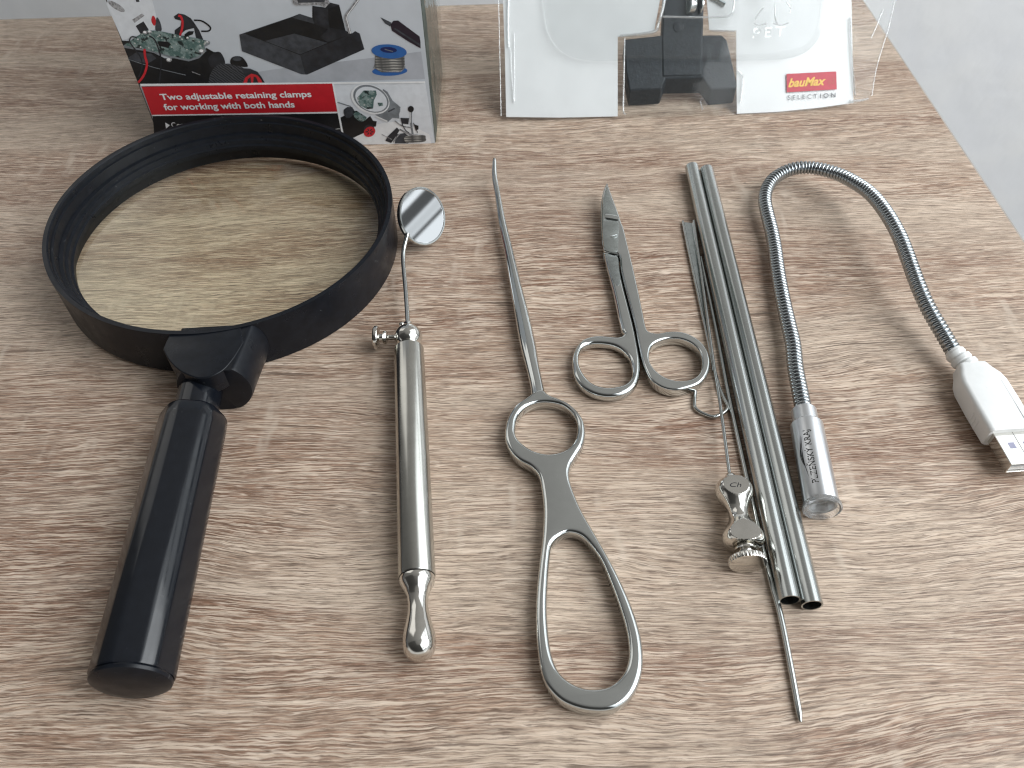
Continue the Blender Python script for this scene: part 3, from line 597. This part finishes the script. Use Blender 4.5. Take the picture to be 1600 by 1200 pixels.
# photographed floor below the stand
PV([(600, 345), (820, 310), (1230, 262), (1480, 230), (1497, 352), (780, 372)], *T1_, 'print_floor', 1)
# white shell with badges on the left
PV([(35, 30), (120, -30), (470, -30), (495, 60), (525, 180), (520, 260), (480, 300), (420, 330), (330, 350), (190, 385), (110, 200)], *T2_, 'print_pale', 1)
PV([(520, 170), (550, 200), (570, 270), (560, 300), (510, 290)], *T2_, 'print_mid', 2, True)
PV([(480, 155), (500, 160), (515, 200), (505, 245), (485, 235), (470, 195)], *T2_, 'print_red', 2, True)
PV([(320, 250), (395, 205), (445, 285), (370, 330)], *T2_, 'print_dark', 2); PV([(285, 190), (380, 130), (405, 150), (310, 220)], *T2_, 'print_silver', 2)
P(ell(182, 10, 15, 4.5, 32), 'print_silver', 2)
P([(212, 0), (217, -1), (218, 3), (213, 3)], 'print_dark', 2)
# rear wing, wire loop, chassis, board
PV([(685, 160), (730, 128), (790, 140), (850, 175), (890, 230), (930, 290), (970, 380), (905, 385), (880, 270), (800, 290), (740, 340), (695, 330), (695, 290), (750, 250), (760, 200), (700, 185)], *T2_, 'print_dark', 2)
PV([(790, 330), (830, 300), (880, 300), (870, 330), (830, 345), (835, 380), (790, 385)], *T2_, 'print_black', 3)
stroke([(880, 195), (950, 200), (1010, 235), (1040, 270), (1020, 298), (950, 300)], 2.4, 'print_black', 3, *T2_)
stroke([(730, 150), (755, 160), (770, 210), (765, 280), (745, 345)], 3.6, 'print_brightred', 5, *T2_)
PV([(180, 390), (260, 395), (600, 560), (900, 560), (1000, 460), (1070, 500), (1140, 505), (1175, 600), (1060, 680), (1030, 800), (365, 824), (330, 770), (270, 610)], *T2_, 'print_black', 3)
PV([(1020, 560), (1080, 505), (1140, 510), (1180, 610), (1100, 640), (1040, 640)], *T2_, 'print_dark', 4, True)
PV([(330, 500), (470, 515), (520, 560), (440, 610), (330, 590), (240, 560)], *T2_, 'print_mid', 4)
stroke([(250, 570), (500, 650), (800, 722)], .9, 'print_steelgrey', 5, *T2_, n=2); stroke([(860, 690), (940, 720)], 1.0, 'print_silver', 5, *T2_, n=2)
PV([(200, 440), (260, 400), (330, 360), (430, 290), (560, 300), (700, 330), (900, 365), (1035, 400), (1035, 425), (985, 450), (1000, 490), (930, 560), (830, 590), (640, 550), (440, 495), (210, 460)], *T2_, 'print_steelgrey', 4)
PV([(215, 430), (330, 350), (430, 290), (560, 300), (700, 330), (900, 365), (1025, 400), (975, 440), (985, 480), (930, 540), (830, 572), (640, 535), (440, 480), (250, 445)], *T2_, 'print_pcb', 5)
PV([(530, 395), (630, 400), (660, 425), (630, 460), (540, 440)], *T2_, 'print_black', 6)
for (x_, y_, r_) in ((410, 312, 24), (456, 305, 20), (955, 492, 30), (748, 358, 13), (820, 366, 14), (1010, 405, 14), (640, 575, 28), (345, 380, 12), (370, 455, 12)):
    q = zpx([(x_, y_)], *T2_)[0]; P(ell(q[0], q[1], r_ / 6.154, r_ / 8.2), 'print_silver', 6); P(ell(q[0] - .6, q[1] - .6, r_ / 10, r_ / 13), 'print_white', 7)
stroke([(330, 360), (280, 355), (262, 400), (310, 470), (370, 560), (380, 650), (350, 740)], 2.0, 'print_dark', 7, *T2_); stroke([(450, 345), (500, 380), (540, 470), (565, 600), (545, 815)], 2.0, 'print_dark', 7, *T2_)
stroke([(405, 470), (410, 540), (428, 620), (400, 720), (345, 795)], 3.6, 'print_brightred', 8, *T2_)
# wheel
PV([(1018, 800), (1030, 730), (1070, 655), (1130, 612), (1210, 612), (1330, 640), (1400, 680), (1360, 760), (1345, 805)], *T2_, 'print_tread', 5)
PV([(1240, 560), (1290, 540), (1350, 555), (1395, 620), (1380, 645), (1240, 620)], *T2_, 'print_black', 4, True); q = zpx([(1295, 566)], *T2_)[0]; P(ell(q[0], q[1], 7, 3.4), 'print_mid', 5)
PV([(1345, 806), (1375, 730), (1330, 655), (1420, 660), (1490, 690), (1530, 740), (1562, 797)], *T2_, 'print_dark', 6)
PV([(1350, 803), (1375, 745), (1430, 708), (1490, 722), (1525, 765), (1540, 798)], *T2_, 'print_brightred', 7)
PV([(1390, 800), (1400, 760), (1425, 740), (1430, 800)], *T2_, 'print_dark', 8); PV([(1450, 799), (1455, 735), (1480, 745), (1500, 798)], *T2_, 'print_dark', 8)
# stand tray
PV([(70, 270), (470, 135), (540, 108), (640, 140), (640, 45), (740, 60), (770, 18), (850, 38), (900, 240), (950, 262), (975, 243), (1010, 262), (1047, 385), (600, 583), (560, 580), (90, 400)], *Z2, 'print_dark', 2)
PV([(70, 270), (110, 262), (545, 432), (585, 582), (555, 580), (90, 400)], *Z2, 'print_mid', 3)
PV([(110, 265), (480, 138), (560, 150), (660, 190), (900, 285), (545, 430)], *Z2, 'print_black', 3)
PV([(270, 320), (500, 262), (760, 335), (545, 425)], *Z2, 'print_mid', 4)
PV([(480, 138), (540, 110), (640, 143), (655, 185)], *Z2, 'print_mid', 4)
PV([(645, 50), (760, 68), (770, 215), (660, 190)], *Z2, 'print_dark', 5); PV([(760, 68), (850, 42), (895, 240), (775, 215)], *Z2, 'print_black', 5)
PV([(775, 215), (890, 240), (930, 270), (760, 330), (700, 290)], *Z2, 'print_dark', 6)
PV([(485, -20), (760, -20), (775, 25), (740, 62), (700, 38), (520, 42), (490, 25)], *Z2, 'print_silver', 6); PV([(520, -5), (740, 0), (735, 15), (530, 22)], *Z2, 'print_mid', 7)
stroke([(1010, -20), (960, 50), (905, 125), (915, 190), (935, 262)], 4.4, 'print_silver', 7, *Z2); stroke([(1014, -20), (964, 50), (911, 128), (920, 190), (940, 262)], 1.1, 'print_white', 8, *Z2)
# soldering iron
PV([(1172, 135), (1255, 175), (1250, 208), (1210, 185)], *Z2, 'print_mid', 2)
PV([(1250, 190), (1275, 162), (1310, 160), (1478, 285), (1485, 330), (1486, 378), (1380, 318), (1262, 240)], *Z2, 'print_plum', 3, False)
PV([(1275, 225), (1290, 220), (1484, 345), (1484, 362)], *Z2, 'print_mid', 4)
# solder reel
q = zpx([(1245, 555)], *Z2)[0]; P(ell(q[0], q[1], 27.5, 7.4, -2), 'print_blue', 2)
PV([(1130, 430), (1360, 430), (1362, 500), (1366, 530), (1330, 565), (1180, 565), (1118, 530), (1128, 500)], *Z2, 'print_wire', 3)
q = zpx([(1240, 402)], *Z2)[0]; P(ell(q[0], q[1], 27.6, 11, 4), 'print_blue', 4); q = zpx([(1236, 390)], *Z2)[0]; P(ell(q[0], q[1], 13, 4.6, 4), 'print_navy', 5)
stroke([(1205, 385), (1270, 402)], 1.2, 'print_steelgrey', 6, *Z2, n=2)
stroke([(1120, 520), (1150, 540), (1260, 560), (1340, 552), (1362, 510)], 1.2, 'print_silver', 4, *Z2)
# white rules, banner, black strip, inset picture
P([(219, 131), (664, 127), (664.6, 129.6), (219.5, 134.5)], 'print_white', 9)
P([(221.5, 135.5), (519, 130.5), (527, 174.5), (237, 179.5)], 'print_red', 10)
P([(237.5, 179.5), (527, 174.5), (527.4, 177.0), (238.4, 181.2)], 'print_white', 9)
P([(238.4, 181.2), (527.4, 177.0), (538, 226), (243, 232)], 'print_black', 9)
P([(519, 130.5), (521.6, 130.4), (540, 226), (537, 226)], 'print_white', 10)
P([(521.6, 130.4), (664.5, 129.6), (679, 223), (540, 225.5)], 'print_pale', 2)
P([(527, 201), (531, 200.8), (531.4, 201.6), (522, 202)], 'print_white', 11)
PV([(300, 840), (470, 700), (700, 640), (900, 620), (1150, 700), (1340, 800), (1370, 925), (430, 940)], *Z3, 'print_white', 3)
PV([(60, 345), (250, 405), (260, 425), (60, 360)], *Z3, 'print_steelgrey', 4)
PV([(100, 570), (160, 540), (200, 560), (150, 480), (200, 420), (270, 420), (330, 520), (420, 620), (520, 545), (560, 610), (610, 620), (600, 690), (540, 700), (430, 780), (280, 850), (150, 790)], *Z3, 'print_black', 4)
PV([(270, 480), (330, 470), (470, 560), (460, 600), (380, 630), (300, 560)], *Z3, 'print_pcb', 5)
PV([(150, 470), (200, 425), (260, 430), (300, 480), (250, 560), (180, 560)], *Z3, 'print_mid', 5, True)
P(ell(577, 203, 8.6, 8.4, -30), 'print_dark', 5); P(ell(577.5, 206, 9.4, 7.6, -30), 'print_brightred', 6)
for an in range(0, 360, 60): stroke([(577.5 + 2.2 * math.cos(D(an)), 206 + 1.8 * math.sin(D(an))), (577.5 + 6.2 * math.cos(D(an)), 206 + 5.0 * math.sin(D(an)))], 1.8, 'print_dark', 7, n=2)
PV([(700, 170), (760, 210), (830, 330), (940, 420), (935, 480), (920, 520), (925, 580), (830, 570), (765, 630), (700, 600), (560, 500)], *Z3, 'print_steelgrey', 5)
q = zpx([(520, 310)], *Z3)[0]; P(ell(q[0], q[1], 31.5, 22, 24), 'print_white', 6); P(ell(q[0] + 1.2, q[1] - .6, 29, 20, 24), 'print_steelgrey', 7); P(ell(q[0] + 1.5, q[1] + .2, 26, 18, 24), 'print_pale', 8)
PV([(340, 290), (430, 190), (600, 190), (610, 250), (570, 330), (560, 440), (480, 450), (380, 400), (350, 340)], *Z3, 'print_pcb', 9)
PV([(620, 360), (690, 360), (700, 400), (640, 410)], *Z3, 'print_pcb', 9)
stroke([(770, 485), (860, 440)], 2.2, 'print_mid', 7, *Z3, n=2); stroke([(600, 550), (760, 620)], 2.0, 'print_white', 7, *Z3, n=2)
P(ell(642, 170.5, 4.6, 5), 'print_black', 6); stroke([(1090, 490), (1085, 600), (1095, 700), (1110, 800)], 3.0, 'print_steelgrey', 5, *Z3); stroke([(1082, 490), (1078, 640)], .9, 'print_white', 6, *Z3, n=2)
PV([(940, 570), (1060, 575), (1050, 660), (960, 650)], *Z3, 'print_dark', 6); PV([(1130, 660), (1190, 680), (1190, 730), (1150, 745)], *Z3, 'print_black', 6)
PV([(760, 830), (890, 705), (930, 740), (850, 870), (810, 920), (730, 890)], *Z3, 'print_dark', 6); PV([(880, 800), (1000, 780), (1060, 830), (1050, 925), (860, 925)], *Z3, 'print_mid', 5)
stroke([(860, 610), (960, 680), (1100, 710)], 2.0, 'print_silver', 7, *Z3); stroke([(930, 730), (1050, 790), (1180, 815)], 2.4, 'print_silver', 7, *Z3); stroke([(680, 800), (820, 870)], 1.0, 'print_silver', 7, *Z3, n=2); stroke([(840, 910), (880, 850), (930, 790)], 1.6, 'print_silver', 7, *Z3)
PV([(990, 850), (1040, 820), (1260, 810), (1290, 850), (1270, 900), (1040, 915), (1000, 890)], *Z3, 'print_wire', 8, True)
stroke([(960, 650), (1010, 740), (1060, 780)], 1.4, 'print_dark', 8, *Z3); stroke([(1120, 640), (1180, 780)], 1.2, 'print_dark', 8, *Z3)
P([(258, 191.5), (265.5, 195.6), (259.5, 200.8)], 'print_white', 11)
pm.build('front_print', None, ct, False)
tm = MB()
def fit_text(s, a, c_, hpx, mat, lay, bold=0.0, shear=0.0):
    A, B = UPL(a[0], a[1], BL, cn, .05 + .05 * lay), UPL(c_[0], c_[1], BL, cn, .05 + .05 * lay); Tp = UPL(a[0] , a[1] - hpx, BL, cn, .05 + .05 * lay)
    hgt = abs(Tp.z - A.z); vs_, fs_ = text2d(s, bold, shear); tm.mat(mat); tm.add([A + (B - A) * u + cup * hgt * v for u, v, _ in vs_], fs_)
fit_text('Two adjustable retaining clamps', (252, 156), (487, 151.3), 9.2, 'print_white', 12, .022)
fit_text('for working with both hands', (257.5, 172), (461, 167.6), 9.4, 'print_white', 12, .022)
fit_text('Convenient', (269.5, 199.6), (322, 198.4), 8.5, 'print_white', 12, -.002)
tm.build('lettering', None, ct, False)
# clear shrink wrap standing off the right side
wr = [[], []]
mb = MB(); R0 = []
for j in range(13):
    zz_ = j / 12 * (CH + 4); row = []
    for i in range(10):
        f_ = i / 9; p = BR + ce * (1.2 + 1.6 * math.sin(f_ * 3.0) * (.5 + .5 * j / 12) + .35 * math.sin(j * 2.1 + i)) + cb * (.8 - f_ * (CDp + 2)) + (cup - Vector((0, 0, 1))) * zz_; p.z = zz_ + .3; row.append(p)
    R0.append(row)
for j in range(12):
    for i in range(9): mb.add([R0[j][i], R0[j][i + 1], R0[j + 1][i + 1], R0[j + 1][i]], [(0, 1, 2, 3)])
mb.build('shrink_wrap', 'wrap_film', ct, sharp=180)
# ---------------------------------------------------------------- blister pack
bo = U(965, 184, .6); TILT = D(47); bx = Vector((1, .012, 0)).normalized(); bup = Vector((0, math.cos(TILT), math.sin(TILT))); bn = bx.cross(bup).normalized()
if bn.z < 0: bn = -bn
def Q(x_, y_, off=0.0): return UPL(x_, y_, bo, bn, off)
bp_ = empty('blister_pack', tuple(U(1060, 170)), 'clear plastic blister pack with white card propped up behind the scissors', 'blister pack')
def slab(pts, off, th_, name, mat, par, bevel=0, smooth=False, edge=0.0):
    return MB().prism([Q(x_, y_, off) for x_, y_ in pts], bn * th_).build(name, mat, par, smooth, bevel)
cpts = [(791, 183), (875, 184), (965, 182), (965, 58), (1022, 50), (1031, 0), (1036, -90), (1101, -90), (1104, 0), (1108, 47), (1150, 48), (1151, 178), (1215, 175), (1275, 169), (1333, 161), (1331, 60), (1328, -90), (784, -90), (786, 0), (789, 90)]
slab(cpts, 0, .45, 'card', 'card_white', bp_)
fl_ = [(782, 182), (880, 185.2), (965, 184), (1150, 180), (1215, 177), (1275, 171), (1335, 163), (1358, 155), (1366, 120), (1380, 60), (1400, 0), (1420, -90), (774, -90), (778, 0), (780, 90)]
slab(fl_, .9, .25, 'front_film', 'clear_film', bp_)
# rounded raised bubble over the upper card
bub = crom([(846, -90), (848, 0), (862, 62), (905, 92), (1000, 95), (1160, 95), (1235, 90), (1274, 68), (1288, 20), (1296, -90)], n=8)
lo_ = [Q(x_, y_, 1.3) for x_, y_ in bub]; cxb, cyb = 1070, -90
hi_ = [Q(x_ + (cxb - x_) * .035, y_ - (6 if y_ > -80 else 0), 5.5) for x_, y_ in bub]
mb = MB(); n_ = len(lo_)
for i in range(n_ - 1): mb.add([lo_[i], lo_[i + 1], hi_[i + 1], hi_[i]], [(0, 1, 2, 3)])
mb.poly(hi_); mb.build('bubble', 'clear_bubble', bp_, sharp=35, bevel=1.2)
# shell outline ribs (bright edges of the thermoformed plastic)
def rib(pts, r, off, name='moulded_rib', mat='clear_edge'):
    MB().tube([Q(x_, y_, off) for x_, y_ in crom(pts, n=5)], r, 8).build(name, mat, bp_)
rib([(976, 60), (975, 120), (974, 172), (978, 178)], .35, 1.6); rib([(970, 56), (1020, 50), (1029, 36), (1038, 0), (1040, -60)], .7, 1.4)
rib([(1036, 26), (1090, 27), (1132, 26), (1144, 20), (1147, 0)], .5, 5.6); rib([(1110, 48), (1148, 49)], .35, 1.4)
rib([(1094, 158), (1098, 172)], .3, 1.6); rib([(1152, 110), (1160, 118), (1160, 135), (1157, 160)], .35, 1.4)
rib([(804, 52), (804, 110), (804, 160)], .18, 1.4); rib([(798, 75), (800, 120), (803, 160)], .16, 1.4)
rib([(1328, 28), (1331, 90), (1336, 150)], .4, 1.3); rib([(1328, 158), (1344, 157), (1357, 154)], .55, 1.3); rib([(1380, 15), (1370, 40), (1361, 60)], .25, 1.4)
rib([(1398, 0), (1388, 45), (1371, 100), (1362, 150)], .25, 1.2)
rib([(779, 0), (781, 90), (783, 181)], .2, 1.1); rib([(795, -20), (794, 40), (795, 74)], .5, 1.3)
# clear backing tray that props the pack
tr_ = [(800, 150), (1320, 135), (1320, -90), (800, -90)]
mb = MB(); fr_ = [Q(x_, y_, -.3) for x_, y_ in tr_]
top_back = [Vector((p.x, p.y + 8, .8)) for p in (fr_[0], fr_[1])]
for a, c_ in ((fr_[1], fr_[2]), (fr_[3], fr_[0])): MB().poly([a, c_, Vector((c_.x, c_.y, .8)), Vector((a.x, a.y, .8))]).build('tray_side', 'clear_film', bp_, False)
# printed logo and lettering
lg = MB()
def QR(pts, off, mat): lg.mat(mat); lg.poly([Q(x_, y_, off) for x_, y_ in pts])
QR([(1229, 115.5), (1306.8, 111.5), (1307.5, 139.5), (1229.5, 144.2)], 1.18, 'print_logo_red')
def qtext(s, a, c_, hpx, off, mat, bold=0, shear=0, space=1.0, tgt=None):
    A, B = Q(a[0], a[1], off), Q(c_[0], c_[1], off); T_ = Q(a[0], a[1] - hpx, off); up_ = (T_ - A); vs_, fs_ = text2d(s, bold, shear, space)
    t_ = tgt or lg; t_.mat(mat); t_.add([A + (B - A) * u + up_ * v for u, v, _ in vs_], fs_)
qtext('bauMax', (1231.5, 136), (1290.5, 132.3), 13, 1.24, 'print_yellow', .03, .35); qtext('e2', (1294, 131), (1304.5, 130.4), 8, 1.24, 'print_logo_faint', .0, .2)
qtext('SELECT', (1231, 156), (1277, 153.4), 6.8, 1.2, 'print_textgrey', .0, 0, 1.5); qtext('ION', (1281.5, 153.2), (1305.5, 151.6), 6.8, 1.2, 'print_textgrey', .012, 0, 1.5)
lg.build('printed_logo', None, bp_, False)
em = MB(); em.mat('clear_edge')
qtext('PET', (1176, 60), (1228, 56), 16, 5.75, 'clear_edge', -.006, .1, 1.3, em)
em.build('embossed_lettering', None, bp_, False)
for seg in ([(1178, 36), (1185, 39), (1197, 37)], [(1180, 30), (1188, 18), (1193, 12)], [(1211, 8), (1211, 26), (1214, 37)], [(1208, 36), (1220, 39), (1232, 36)], [(1229, 4), (1235, 12), (1234, 20)], [(1198, -6), (1206, -12), (1215, -10)]): rib(seg, .32, 5.7, 'embossed_mark')
# ---------------------------------------------------------------- helping-hand stand inside the pack
hs = empty('clamp_stand', tuple(U(1060, 160)), 'black cast stand with forked foot seen through the cut-out of the blister card', 'clamp stand')
cz = Vector((0, 1.0, -9.0))
foot = [(975, 61), (1030, 55), (1128, 54), (1136, 62), (1152, 132), (1150, 137), (1111, 140), (1098, 121), (1040, 122), (1034, 138), (984, 141), (978, 110)]
MB().prism([Q(x_, y_, .2) for x_, y_ in foot], cz).build('forked_foot', 'black_casting', hs, True, .9, 30)
MB().prism([Q(x_, y_, .6) for x_, y_ in ((1042, -90), (1101, -90), (1100, 10), (1097, 118), (1035, 120), (1034, 60))], bn * -5).build('post', 'black_casting', hs, True, .8, 30)
c1 = Q(1076, 8, 1.0); MB().lathe(c1, bx * -1 + bn * .5, [(-2, 2.2), (-1.6, 4.2), (0, 4.3), (1.0, 4.1), (1.2, 2.4), (1.0, .9)], 40).build('clamp_nut', 'chrome', hs, sharp=30)
MB().lathe(Q(1092, 8, .2), bx * -1 + bn * .4, [(0, 2.6), (0, 4.3), (.8, 4.3), (.8, 2.6)], 40).build('washer', 'chrome', hs, sharp=30)
MB().lathe(Q(1060, 42, .4), bn, [(0, 2.6), (.5, 2.4), (.7, .01)], 32).build('stud', 'black_casting', hs)
MB().tube([Q(1112, -3, 1.0), Q(1122, 1, 1.2), Q(1133, 7, 1.5)], 1.0, 12).build('wing_screw', 'steel_dull', hs)
